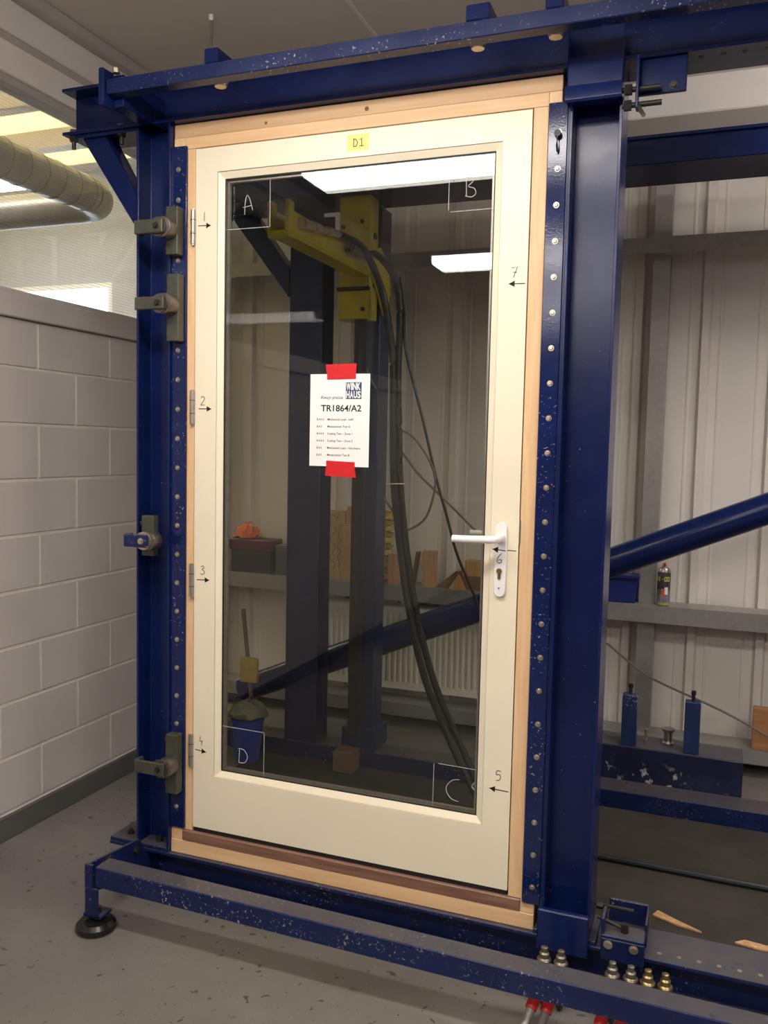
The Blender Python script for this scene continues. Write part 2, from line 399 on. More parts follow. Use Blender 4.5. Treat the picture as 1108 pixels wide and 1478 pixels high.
# rails (Z purlins) and the posts behind them
def purlin(z0, z1):
    yf, yb = 2.03, BY
    p = [(yf, z0), (yf + .004, z0), (yf + .004, z1 - .004), (yb, z1 - .004), (yb, z1), (yf, z1)]
    return B().prism([(a, c) for a, c in p], 'x', -1.48, 4.95)
for z0, z1 in ((2.62, 2.70), (.745, .835), (.075, .15)):
    o = obj('purlin', purlin(z0, z1), GALV, wb)
for xc in (1.395, 3.9, -1.3):
    for z0, z1 in ((.15, .741), (.836, 2.616), (2.70, 3.19)):
        b = B(); b.box(xc - .042, xc + .042, 2.085, 2.089, z0, z1).box(xc + .038, xc + .042, 2.089, BY, z0, z1).box(xc - .042, xc - .038, 2.089, BY, z0, z1)
        obj('upright', b, GALV, wb)
struct('trim_7', B().box(.255, .270, -7.0, 1.77, CZ - .004, CZ + .001), BOARD)
struct('trim_6', B().box(-1.5, 5.0, 1.77, BY + .04, 3.19, CZ, bev=.006), BOARD)
# remaining shell
struct('wall_rear', B().box(WX - .1, 5.0, -7.0, -6.9, 0, CZ), BROWNWALL, smooth=False)
struct('wall_right', B().box(4.9, 5.0, -7.0, BY + .1, 0, CZ), BROWNWALL, smooth=False)

# neighbouring hall beyond the glazed band
HZ = 4.3
struct('wall_far', B().box(-7.2, -5.95, 4.6, 4.7, 0, HZ).box(-3.98, -1.4, 4.6, 4.7, 0, HZ).box(-5.95, -3.98, 4.6, 4.7, 0, 2.35).box(-5.95, -3.98, 4.6, 4.7, 3.20, HZ), PLAST, smooth=False)
struct('wall_side', B().box(-7.2, -7.1, -7.2, 4.7, 0, HZ), PLAST, smooth=False)
struct('wall_return', B().box(-1.5, -1.4, BY + .05, 4.7, 0, HZ), PLAST, smooth=False)
struct('wall_end', B().box(-7.2, WX - .13, -7.2, -7.1, 0, HZ), PLAST, smooth=False)
struct('wall_upper', B().box(WX - .12, WX - .02, -7.0, wl_end, CZ, HZ).box(-1.5, WX - .02, wl_end, 4.7, CZ, HZ), PLAST, smooth=False)
hall = struct('ceiling_hall', B().box(-7.2, -6.2, -7.2, 4.7, HZ, HZ + .08).box(-1.6, WX - .02, -7.2, 4.7, HZ, HZ + .08).box(-6.2, -1.6, -7.2, -2.0, HZ, HZ + .08).box(-6.2, -1.6, 4.4, 4.7, HZ, HZ + .08), BOARD, smooth=False)
for k in range(8):
    yy = -2.0 + k * .8
    obj('roof_beam', B().box(-7.1, WX - .13, yy - .06, yy + .06, HZ - .16, HZ - .001, bev=.004), TRIM, hall)
    obj('rooflight_panel', B().box(-6.2, -1.6, yy, yy + .8, HZ + .001, HZ + .02), ROOFLIGHT, hall, smooth=False)
w2 = struct('window_2', B().box(-5.95, -5.90, 4.60, 4.68, 2.35, 3.20).box(-4.03, -3.98, 4.60, 4.68, 2.35, 3.20).box(-5.90, -4.03, 4.60, 4.68, 2.35, 2.40).box(-5.90, -4.03, 4.60, 4.68, 3.15, 3.20), WHITE_PL)
obj('pane', B().box(-5.90, -4.03, 4.64, 4.646, 2.40, 3.15), WPANE, w2, smooth=False)

# ------------------------------------------------------------------ ceiling lamps
def lamp(x0, x1, y0, y1, zb, ceil, label):
    t = thing('ceiling_light', ((x0+x1)/2, (y0+y1)/2, zb), label, 'light', 'suspended fluorescent lights')
    ym = (y0 + y1) / 2
    obj('diffuser', B().prism([(y0 + .02, zb), (y1 - .02, zb), (y1, zb + .02), (y1, zb + .055), (y0, zb + .055), (y0, zb + .02)], 'x', x0 + .012, x1 - .012, bev=.003), LAMP_M, t)
    obj('gear_tray', B().prism([(y0, zb + .0555), (y1, zb + .0555), (ym + .05, zb + .09), (ym - .05, zb + .09)], 'x', x0, x1, bev=.002), LAMP_BODY, t)
    for xx in (x0, x1 - .0115): obj('end_cap', B().box(xx, xx + .0115, y0 + .004, y1 - .004, zb + .002, zb + .055, bev=.002), LAMP_BODY, t)
    for xx in (x0 + .2, x1 - .2): obj('hanger', B().cyl((xx, ym, zb + .09), (xx, ym, ceil), .003, 8), STEEL, t)
lamp(-.11, 1.41, -1.21, -.95, 2.82, CZ, 'suspended fluorescent light mirrored large at the top of the door glass')
lamp(-.11, 1.41, -3.13, -2.87, 2.82, CZ, 'suspended fluorescent light behind the camera, mirrored small in the glass')
lamp(-.11, 1.41, -5.05, -4.79, 2.82, CZ, 'suspended fluorescent light at the far end over the cupboard')
lamp(2.6, 4.12, -3.13, -2.87, 2.82, CZ, 'suspended fill light added over the right side behind the camera')  # unseen lamp, added as fill from the right behind the camera
lamp(2.6, 4.12, -1.21, -.95, 2.82, CZ, 'suspended fill light added to the right before the rig')  # another added fill lamp out of view, continuing the lamp row to the right
lamp(2.05, 3.57, .74, 1.0, 2.965, CZ, 'suspended fluorescent light to the right inside the rig')
lamp(-5.3, -3.5, 3.1, 3.4, HZ - .55, HZ - .161, 'suspended fluorescent light near the window of the neighbouring hall')
lamp(-4.6, -2.8, 1.0, 1.3, HZ - .45, HZ - .161, 'suspended fluorescent light in the hall behind the wired glass')

# duct in the neighbouring hall
d = thing('spiral_duct', (-2.1, 1.0, 3.1), 'galvanised spiral duct with an elbow seen through the wired glass', 'duct')
R_ = .11; zc = 3.16; xc = -2.05
obj('straight_run', B().cyl((xc, -4.0, zc), (xc, 1.93, zc), R_, 32), GALV_L, d)
arc = [(xc - .2 + .2*math.cos(a), 1.93 + .2*math.sin(a), zc) for a in [math.pi/2*k/8 for k in range(9)]]
obj('elbow', B().tube(arc, R_, 32), GALV_L, d)
obj('branch_run', B().cyl((xc - .2, 2.13, zc), (-6.8, 2.13, zc), R_, 32), GALV_L, d)
sm = None
for k in range(34):
    yy = -2.6 + k * .136
    if sm is None: sm = obj('seam_ring', B().cyl((xc, yy - .004, zc), (xc, yy + .004, zc), R_ + .004, 32), GALV_L, d); l0 = WL[sm].copy()
    else: share(sm, l0 + Vector((0, k * .136, 0)), d)

# ------------------------------------------------------------------ the test rig
rig = thing('door_test_rig', (.6, .05, 0), 'heavy blue steel test rig frame holding the cream glazed door', 'test rig')
FY0, FY1 = -.022, .13
def bolt_bm(p, ax=(0, -1, 0), r=.009, h=.007):
    p = Vector(p); a = Vector(ax); return B().cyl(p, p + a*.0015, r*1.35, 14).hexa(p + a*.0015, p + a*h, r)
# beams
beam = obj('top_beam', B().ibeam('x', -.535, 4.6, -.032, .12, 2.70, 2.86, .011, .008, 'd'), BLUE, rig)
bbeam = obj('bottom_beam', B().ibeam('x', -.345, 4.6, -.022, .15, .0, .143, .011, .008, 'd'), BLUE_W, rig)
hole = None
for k in range(14):
    xx = 1.49 + k * .055
    if hole is None: hole = obj('bolt_hole', B().cyl((xx, .012, 2.6992), (xx, .012, 2.6999), .008, 12), DARKST, beam); h0 = WL[hole].copy()
    else: share(hole, h0 + Vector((k * .055, 0, 0)), beam)
hole2 = None
for k in range(12):
    xx = 1.60 + k * .055
    if hole2 is None: hole2 = obj('bolt_hole', B().cyl((xx, .02, .1431), (xx, .02, .1438), .007, 12), ZINC, bbeam); h1 = WL[hole2].copy()
    else: share(hole2, h1 + Vector((k * .055, 0, 0)), bbeam)
# columns: H sections, web parallel to the door
colL = obj('column', B().ibeam('z', .158, 2.70, -.226, -.088, FY0, FY1, .009, .008, 'c'), BLUE, rig)
colR = obj('column', B().ibeam('z', .158, 2.70, 1.254, 1.400, FY0, FY1, .009, .008, 'c'), BLUE, rig)
obj('base_plate', B().box(-.345, -.0895, -.02, .14, .143, .158, bev=.002), BLUE_W, rig)
obj('base_plate', B().box(1.2315, 1.42, -.02, .14, .143, .158, bev=.002), BLUE_W, rig)
bp = None
for xx, yy in ((-.29, .03), (-.29, .10), (-.155, .02)):
    obj('base_bolt', B().hexa((xx, yy, .158), (xx, yy, .170), .013).cyl((xx, yy, .17), (xx, yy, .178), .007, 10), DARKST, rig)
# fixing bars with their rows of screws
def bar(x0, x1, z0, z1, xs, zs, name='fixing_bar'):
    o = obj(name, B().box(x0, x1, -.012, -.0005, z0, z1, bev=.002), BLUE_G, rig)
    pr = None
    for i, zz in enumerate(zs):
        if pr is None:
            b = B().cyl((xs, -.012, zz), (xs, -.0135, zz), .0085, 16).cyl((xs, -.0135, zz), (xs, -.0185, zz), .0068, 14, r2=.0045)
            pr = obj('screw', b, ZINC, o); p0 = WL[pr].copy(); z00 = zz
        else: share(pr, p0 + Vector((0, 0, zz - z00)), o)
    return o
bar(-.098, -.030, .240, 2.622, -.061, [2.545 - .1012*k for k in range(23)])
bar(1.192, 1.248, .228, 2.617, 1.223, [2.532 - .1022*k for k in range(23)])
obj('weld_strip', B().box(1.2490, 1.2536, -.012, -.001, .25, 2.6), BLUE, rig)
obj('hook_bolt', B().cyl((1.222, -.012, 2.525), (1.222, -.03, 2.525), .010, 14).tube([(1.222, -.028, 2.52), (1.222, -.032, 2.49), (1.222, -.02, 2.475)], .003, 8), DARKST, rig)

# knee brace, left of the front column, and its bolts
obj('knee_brace', B().prism([(-.226, 2.345), (-.226, 2.455), (-.375, 2.699), (-.475, 2.699)], 'y', -.005, .07, bev=.002), BLUE, rig)
obj('brace_pad', B().box(-.50, -.2265, -.02, .11, 2.688, 2.6995), BLUE, rig)
for xx, yy in ((-.50, -.012), (-.42, .09), (-.30, -.005), (-.27, .07)):
    obj('flange_bolt', B().cyl((xx, yy, 2.72), (xx, yy, 2.655), .0075, 10).hexa((xx, yy, 2.699), (xx, yy, 2.682), .0155).hexa((xx, yy, 2.711), (xx, yy, 2.722), .0145), DARKST, rig)

# top front rail, arms and bolts
RY0, RY1 = -.232, -.186
rail = obj('top_rail', B().box(-.185, 4.6, RY0, RY1, 2.726, 2.771, bev=.0025), BLUE_W, rig)
obj('rail_end_plate', B().box(-.205, -.186, RY0 - .012, -.19, 2.690, 2.805, bev=.002), BLUE, rig)
obj('rail_arm', B().box(-.205, -.150, -.19, .035, 2.700, 2.80, bev=.003), BLUE, rig)
for i, xx in enumerate((.178, 1.00, 1.215, 1.9, 2.7, 3.5)):
    wdt = .048 if i != 1 else .066
    a = obj('rail_arm', B().box(xx, xx + wdt, -.232, -.13, 2.7715, 2.815, bev=.003), BLUE, rig)
    obj('arm_bolt', B().cyl((xx + .018, -.165, 2.771), (xx + .018, -.165, 2.735), .008, 10).cyl((xx + .018, -.165, 2.742), (xx + .018, -.165, 2.726), .024, 20, r2=.018), ZINC, a)
obj('rail_bolt', B().hexa((-.17, -.20, 2.80), (-.17, -.20, 2.815), .013), ZINC, rig)

# bottom front rail, end arm, levelling foot
rb_ = B().box(-.1615, 4.6, -.330, -.255, .150, .218, bev=.003)
for v in rb_.bm.verts: v.co.z -= .009 * max(v.co.x, 0)            # the rail sags a little to the right
obj('bottom_rail', rb_, BLUE_W, rig)
arm = obj('floor_arm', B().prism([(-.338, .228), (-.338, .055), (-.326, .055), (-.326, .125), (.06, .012), (.06, .130), (-.022, .130), (-.06, .195)], 'x', -.194, -.182, bev=.002).box(-.194, -.143, -.340, -.3305, .055, .148, bev=.002).box(-.194, -.163, -.340, -.3305, .148, .228, bev=.001), BLUE_W, rig)
for yy, zz in ((-.24, .20), (-.085, .165), (-.075, .085)):
    obj('arm_bolt', bolt_bm((-.182, yy, zz), (1, 0, 0), .010, .009), DARKST, arm)
foot = obj('foot_stem', B().cyl((-.166, -.312, .03), (-.166, -.312, .075), .013, 14).box(-.205, -.135, -.335, -.275, .045, .056, bev=.002), BLUE_W, rig)
obj('levelling_foot', B().lathe([(.020, .036), (.052, .034), (.064, .022), (.066, .008), (.060, .0)], (-.166, -.318, 0), 28), BLACKG, rig)

# saddles of the sliding right column
def saddle(z0, z1, name):
    return B().box(1.247, 1.400, -.046, -.034, z0, z1, bev=.003)
sad = obj('saddle_plate', saddle(2.615, 2.80, ''), BLUE, rig)
obj('saddle_lip', B().prism([(-.046, 2.635), (-.046, 2.600), (-.060, 2.592), (-.064, 2.600), (-.056, 2.640)], 'x', 1.244, 1.400, bev=.001).box(1.247, 1.400, -.046, .0, 2.600, 2.612), BLUE, rig)
obj('saddle_plate', B().box(1.247, 1.400, -.046, -.024, .112, .238, bev=.004), BLUE, rig)
# adjusting screws beside the column head
plt = obj('screw_bracket', B().box(1.436, 1.566, -.02, -.008, 2.604, 2.6999, bev=.002).box(1.436, 1.444, -.06, -.02, 2.56, 2.6999, bev=.002), BLUE, rig)
for zz, xe in ((2.615, 1.50), (2.573, 1.505)):
    obj('adjusting_screw', B().cyl((1.400, -.04, zz), (xe, -.04, zz), .0075, 12).hexa((1.405, -.04, zz), (1.425, -.04, zz), .0145), DARKST, plt)
obj('locking_handle', B().cyl((1.440, -.045, 2.572), (1.462, -.085, 2.527), .006, 10), STEEL, plt)
obj('bracket_bolt', bolt_bm((1.532, -.02, 2.622), (0, -1, 0), .008), DARKST, plt)
# clamp bracket beside the column foot
brk = obj('clamp_bracket', B().box(1.435, 1.56, -.036, -.023, .118, .186, bev=.003).box(1.435, 1.56, -.036, .04, .186, .196, bev=.003).box(1.435, 1.445, -.036, .04, .196, .245, bev=.002).box(1.555, 1.562, .03, .16, .1435, .215, bev=.002).box(1.44, 1.562, .148, .16, .1435, .215, bev=.002), BLUE_W, rig)
for xx in (1.457, 1.53): obj('bracket_bolt', bolt_bm((xx, -.036, .168), (0, -1, 0), .010), ZINC, brk)
obj('clamp_screw', B().hexa((1.50, .0, .196), (1.50, .0, .222), .012).cyl((1.50, 0, .205), (1.42, 0, .228), .006, 10), DARKST, brk)
obj('adjusting_screw', B().cyl((1.405, .06, .235), (1.52, .06, .235), .006, 10).hexa((1.41, .06, .235), (1.43, .06, .235), .013), DARKST, brk)
# rear frame
obj('rear_top_beam', B().box(-1.0, 4.6, 1.15, 1.45, 2.782, 2.894, bev=.003).box(-1.0, 4.6, 1.135, 1.16, 2.882, 2.894), BLUE, rig)
rb = obj('rear_floor_beam', B().box(-.95, 4.6, 1.37, 1.52, .001, .088, bev=.003), BLUE_W, rig)
obj('rear_column', B().ibeam('z', .0885, 2.781, -.344, -.166, 1.375, 1.52, .01, .009, 'd'), BLUE, rig)
obj('rear_column', B().ibeam('z', .0885, 2.781, 2.75, 2.93, 1.375, 1.52, .01, .009, 'd'), BLUE, rig)
obj('rear_knee_brace', B().prism([(-.345, 2.36), (-.345, 2.50), (-.55, 2.781), (-.68, 2.781)], 'y', 1.36, 1.45, bev=.002), BLUE, rig)
# round diagonal tube across the back
tubeo = obj('diagonal_tube', B().cyl((-.72, 1.60, .248), (3.2, 1.60, 1.935), .0695, 40), BLUE, rig)
# ram mast
mast = obj('ram_mast', B().box(.005, .135, 1.40, 1.535, .0885, 2.781, bev=.004), BLUE_M, rig)
obj('mast_foot', B().box(-.02, .16, 1.375, 1.56, .0885, .20, bev=.004), BLUE_M, rig)
obj('side_tie', B().box(4.5, 4.6, .0, 1.4, 2.70, 2.86), BLUE, rig)

# ------------------------------------------------------------------ timber frame and packers
pk = obj('head_packer', B().box(-.086, 1.228, .002, .09, 2.653, 2.698, bev=.0015), PINE_D)
for xx, zz, rr in ((.62, 2.672, .007), (.265, 2.668, .005)):
    obj('knot', B().cyl((xx, .0025, zz), (xx, .0012, zz), rr, 14), KNOT, pk)
tag(pk, 'long pine packing strip between the blue top beam and the door frame head', 'timber')
fr = thing('door_frame', (.57, .04, .194), 'pale pine door frame around the cream glazed door with brown sill', 'door frame')
obj('head', B().box(-.045, 1.19, .0, .09, 2.6135, 2.6525, bev=.0015), PINE_X, fr)
obj('jamb', B().box(-.045, -.003, .0, .09, .2335, 2.613, bev=.0015), PINE_Z, fr)
obj('jamb', B().box(1.1465, 1.19, .0, .09, .2335, 2.613, bev=.0015), PINE_Z, fr)
obj('sill', B().box(-.041, 1.186, -.008, .11, .194, .233, bev=.003), HARD_X, fr)
obj('strike_keep', B().box(1.1435, 1.149, -.002, .01, 1.335, 1.41, bev=.001), STEEL, fr)
obj('rebate', B().box(.0, 1.143, .056, .09, 2.59, 2.613).box(-.003, .012, .056, .09, .25, 2.6).box(1.13, 1.1465, .056, .09, .25, 2.6), PINE_Z, fr)
sp = obj('sill_packer', B().box(-.088, 1.230, -.006, .10, .1435, .1935, bev=.002), PINE_X)
tag(sp, 'pale pine packing board under the brown door sill', 'timber')
for x0, x1, lb in ((-.088, -.0415, 'short pine packer at the hinge end of the brown sill'), (1.1865, 1.230, 'short pine packer at the handle end of the brown sill')):
    o = obj('end_packer', B().box(x0, x1, -.004, .10, .194, .232, bev=.0015), PINE_X); tag(o, lb, 'timber')
for x0, x1, lb in ((-.086, -.0455, 'tall pine packer behind the screw bar on the hinge side'), (1.1905, 1.228, 'tall pine packer behind the screw bar on the handle side')):
    o = obj('side_packer', B().box(x0, x1, .0, .09, .2325, 2.6525, bev=.0015), PINE_Z); tag(o, lb, 'timber')

# ------------------------------------------------------------------ the glazed door leaf
leaf = thing('glazed_door', (.5715, .02, .25), 'tall cream door with one large glass pane, white handle and four hinges', 'door')
ox0, ox1, oz0, oz1 = .084, 1.057, .444, 2.529
ys0, ys1 = .0, .055
obj('stile', B().box(.0, ox0, ys0, ys1, .25, 2.61), CREAM, leaf)
obj('stile', B().box(ox1, 1.143, ys0, ys1, .25, 2.61), CREAM, leaf)
obj('top_rail', B().box(ox0, ox1, ys0, ys1, oz1, 2.61), CREAM, leaf)
obj('bottom_rail', B().box(ox0, ox1, ys0, ys1, .25, oz0), CREAM, leaf)
# moulded bead: a groove line then a slope down to the glass
def bead(name, m, inner, yin, outer=0.0, yout=0.001, mat=CREAM, back=.03):
    a0, a1, c0, c1 = ox0 + outer, ox1 - outer, oz0 + outer, oz1 - outer
    b0, b1, d0, d1 = ox0 + inner, ox1 - inner, oz0 + inner, oz1 - inner
    P = []
    for (x0, x1, z0, z1, y) in ((a0, a1, c0, c1, yout), (b0, b1, d0, d1, yin), (b0, b1, d0, d1, back), (a0, a1, c0, c1, back)):
        P += [(x0, y, z0), (x1, y, z0), (x1, y, z1), (x0, y, z1)]
    F = []
    for L_ in range(4):
        n_ = (L_ + 1) % 4
        for k in range(4):
            F.append((L_*4 + k, L_*4 + (k+1) % 4, n_*4 + (k+1) % 4, n_*4 + k))
    return obj(name, B().poly(P, F), mat, leaf, smooth=False)
bead('glazing_bead', None, .022, .013, .0015, .003)
bead('gasket', None, .026, .0155, .021, .0145, BLACK, .018)
pane = obj('glass_pane', B().box(ox0 + .018, ox1 - .018, .0175, .0415, oz0 + .018, oz1 - .018), GLASS, leaf, smooth=False)
bead('spacer_bar', None, .034, .024, .0185, .024, HINGE, .036)
obj('weather_seal', B().box(.002, 1.141, .004, .05, .2335, .2495), BLACK, leaf)
# hinges
hb = None
for i, zt in enumerate((2.406, 1.798, 1.195, .586)):
    h = obj('hinge', B().cyl((-.0055, -.007, zt - .110), (-.0055, -.007, zt), .0085, 16).box(-.0055, .0, -.007, .012, zt - .10, zt - .01), HINGE, leaf)
    for dz in (.030, .075): obj('knuckle_ring', B().cyl((-.0055, -.007, zt - dz), (-.0055, -.007, zt - dz - .002), .0092, 14), DARKST, h)
    obj('hinge_pin', B().cyl((-.0055, -.007, zt - .116), (-.0055, -.007, zt + .005), .0055, 12), STEEL, h)
# handle
hd = obj('handle_plate', B().prism([(1.0905 + .019*math.cos(a), (1.3805 if a <= math.pi else 1.190) + .019*math.sin(a)) for a in [math.pi*2*k/24 for k in range(25)]], 'y', -.011, .0, bev=.0025), WHITE_PL, leaf)
obj('lever', B().tube([(1.092, -.009, 1.352), (1.092, -.030, 1.352), (1.090, -.045, 1.352), (1.082, -.054, 1.351), (1.06, -.057, 1.350), (1.02, -.057, 1.349), (.985, -.057, 1.348), (.952, -.057, 1.348)], .011, 16,
                      [.014, .013, .0125, .012, .0118, .0115, .0112, .0110]), WHITE_PL, hd)
obj('lock_cylinder', B().cyl((1.0895, -.0105, 1.252), (1.0895, -.0165, 1.252), .0085, 20).box(1.0845, 1.0945, -.0165, -.0105, 1.225, 1.247, bev=.003).box(1.0885, 1.0905, -.0172, -.0166, 1.246, 1.258), BRASS, hd)
obj('fixing_screw', B().cyl((1.0895, -.0112, 1.199), (1.0895, -.0122, 1.199), .003, 12), STEEL, hd)
obj('inside_lever', B().tube([(1.092, .055, 1.352), (1.092, .085, 1.352), (1.085, .10, 1.352), (1.05, .103, 1.352), (.965, .103, 1.352)], .010, 14), WHITE_PL, leaf)
# pen marks on the paint
def arrow(xa, za, xb, zb, y=.0):
    b = B().stroke([(xa, za), (xb, zb)], .0028, y)
    d_ = Vector((xb - xa, zb - za)).normalized(); n_ = Vector((-d_.y, d_.x)); t_ = Vector((xb, zb)); q = t_ - d_*.018
    pts = [t_, q + n_*.0095, q - n_*.0095]
    b.poly([(p.x, y - .0006, p.y) for p in pts] + [(p.x, y, p.y) for p in pts], [(0, 1, 2), (0, 3, 4, 1), (1, 4, 5, 2), (2, 5, 3, 0)])
    return b
for a in ((.010, 2.356, .060, 2.354), (.016, 1.738, .066, 1.738), (.011, 1.143, .062, 1.145), (.008, .534, .053, .530), (1.137, 2.111, 1.088, 2.112), (1.137, .565, 1.077, .568)):
    obj('arrow_mark', arrow(*a), INK, leaf)
obj('arrow_mark', B().stroke([(1.137, 1.315), (1.110, 1.315)], .0022, .0), INK, leaf)
obj('arrow_mark', arrow(1.107, 1.3145, 1.066, 1.318, -.0112), INK, hd)
def curve(pts, n=6):
    """smooth pen line through points"""
    P = [Vector(p) for p in pts]; out = []
    for i in range(len(P) - 1):
        a, b_, c, e = P[max(i-1, 0)], P[i], P[i+1], P[min(i+2, len(P)-1)]
        for k in range(n):
            t = k / n
            out.append(.5*((2*b_) + (c - a)*t + (2*a - 5*b_ + 4*c - e)*t*t + (3*b_ - a - 3*c + e)*t**3))
    out.append(P[-1]); return out
GLY = {'1': [[(.5, 1), (.45, 0)]],
       '2': [[(.15, .8), (.4, 1), (.75, .85), (.6, .5), (.1, .03), (.5, .05), (.85, 0)]],
       '3': [[(.2, .9), (.55, 1), (.75, .8), (.4, .58), (.75, .42), (.75, .12), (.4, 0), (.1, .1)]],
       '4': [[(.35, 1), (.2, .45), (.85, .45)], [(.6, .6), (.6, 0)]],
       '5': [[(.85, 1), (.25, 1), (.2, .6), (.6, .65), (.8, .4), (.6, .05), (.15, 0)]],
       '6': [[(.8, 1), (.35, .65), (.12, .25), (.4, 0), (.8, .12), (.75, .35), (.3, .3)]],
       '7': [[(.1, .95), (.85, 1), (.35, 0)], [(.3, .5), (.8, .5)]],
       'D': [[(.2, 1), (.15, 0)], [(.05, .98), (.6, .95), (.95, .5), (.7, .05), (.15, 0)]],
       'A': [[(.05, 0), (.1, .6), (.3, 1), (.6, .8), (.95, .2)], [(-.15, .38), (.85, .46)]],
       'B': [[(.1, .95), (.15, .05)], [(.1, .95), (.6, .95), (.7, .75), (.3, .52), (.8, .4), (.95, .15), (.6, 0), (.05, .07)]],
       'C': [[(1.0, .97), (.5, .9), (.1, .62), (.1, .35), (.45, .08), (.95, 0)]]}
def glyph(ch, x, z, w, h, lw, y):
    b = B()
    for st in GLY[ch]:
        pts = [(x + u*w, z + v*h) for u, v in st]
        b.stroke(curve(pts) if len(pts) > 2 and ch not in '47' else pts, lw, y)
    return b
for ch, x, z in (('1', .024, 2.370), ('2', .022, 1.750), ('3', .024, 1.163), ('4', .022, .553), ('7', 1.094, 2.130), ('5', 1.094, .596)):
    obj('number_mark', glyph(ch, x, z, .022, .030, .0022, .0), INK, leaf)
obj('number_mark', glyph('6', 1.079, 1.276, .020, .030, .0022, -.0112), INK, hd)
# zone corners scribed on the glass
gy = .0174
for ch, x, z, w, h in (('A', .178, 2.385, .034, .062), ('B', .940, 2.380, .036, .062), ('C', .930, .500, .046, .074), ('D', .170, .506, .042, .050)):
    obj('letter_mark', glyph(ch, x, z, w, h, .0019, gy), CHALK, pane)
for pts in ([(.275, 2.492), (.275, 2.339)], [(.108, 2.340), (.272, 2.339)], [(.890, 2.455), (.890, 2.344)], [(.897, 2.340), (1.036, 2.341)],
            [(.890, .612), (.889, .466)], [(.905, .614), (1.036, .612)], [(.108, .628), (.274, .626)], [(.275, .626), (.2745, .468)]):
    obj('zone_line', B().stroke(pts, .0016, gy), CHALK, pane)

# ------------------------------------------------------------------ paper, tape, note
py_ = .0168
pp = obj('paper_sheet', B().box(.4325, .6435, py_, py_ + .0004, 1.5535, 1.8535), PAPER, smooth=False)
tag(pp, 'white printed test sheet taped to the door glass', 'paper')
def line(txt, x, z, size, mat=INK, bold=0.0, sx=1.0, name='print'):
    obj(name, text_bm(txt, size, x, z, py_, 'LEFT', .0003, bold, sx), mat, pp, smooth=False)
line('TR1864/A2', .472, 1.733, .0290, INK, .0006, 1.06)
line('Always precise', .4705, 1.7725, .0165, INKB, .0001, .80)
rows = [('B.4.4.3', 'Mechanical Load - Infill'), ('B.4.3', 'Manipulation Test A'), ('B.4.4.4', 'Cutting Test – Zone 1'), ('B.4.4.4', 'Cutting Test – Zone 2'), ('B.4.5', 'Mechanical Load – Hardware'), ('B.4.3', 'Manipulation Test B')]
for i, (a, c) in enumerate(rows):
    zz = 1.7035 - i * .0232
    line(a, .4575, zz, .0096, INK, .00012); line(c, .4955, zz, .0096, INK, .00012, 1.04)
lg = obj('logo', B().box(.5595, .6145, py_ - .0003, py_ - .00002, 1.7725, 1.8265), INKB, pp, smooth=False)
for k, wd in enumerate(('WINK', 'HAUS')):
    z0 = 1.8015 - k * .0262; cw = .0131
    for i, ch in enumerate(wd):
        b = text_bm(ch, .0315, 0, 0, py_ - .0003, 'LEFT', .0003, .0011)
        xs = [v.co.x for v in b.bm.verts]; zz_ = [v.co.z for v in b.bm.verts]
        w_ = max(xs) - min(xs); h_ = max(zz_) - min(zz_)
        widths = {'WINK': (.0165, .0065, .0140, .0140), 'HAUS': (.0130, .0130, .0130, .0130)}[wd]
        x0 = .5610 + sum(widths[:i])
        for v in b.bm.verts:
            v.co.x = x0 + .0003 + (v.co.x - min(xs)) / w_ * (widths[i] - .0012); v.co.z = z0 + (v.co.z - min(zz_)) / h_ * .0232
        obj('logo_letter', b, PAPER, lg, smooth=False)
def tape(pts, label):
    o = obj('tape_strip', B().prism(pts, 'y', py_ - .0012, py_ - .0006), REDTAPE, smooth=False); tag(o, label, 'tape', 'red tape strips')
tape([(.487, 1.884), (.596, 1.8865), (.594, 1.853), (.5945, 1.837), (.493, 1.8355), (.4925, 1.850), (.4885, 1.868)], 'red tape strip along the upper edge of the white sheet')
tape([(.494, 1.572), (.5955, 1.569), (.596, 1.545), (.6005, 1.519), (.545, 1.520), (.491, 1.5225), (.4915, 1.540), (.4945, 1.552)], 'red tape strip along the lower edge of the white sheet')
nt_ = obj('sticky_note', B().box(.556, .630, -.0006, -.0001, 2.546, 2.597), NOTE, smooth=False)
tag(nt_, 'yellow sticky note marked D1 on the top rail of the door', 'note')
obj('note_lettering', glyph('D', .576, 2.560, .016, .023, .0022, -.0006), INK, nt_)
obj('note_lettering', B().stroke([(.599, 2.579), (.606, 2.584), (.606, 2.560)], .0022, -.0006).stroke([(.598, 2.560), (.613, 2.5605)], .0022, -.0006), INK, nt_)

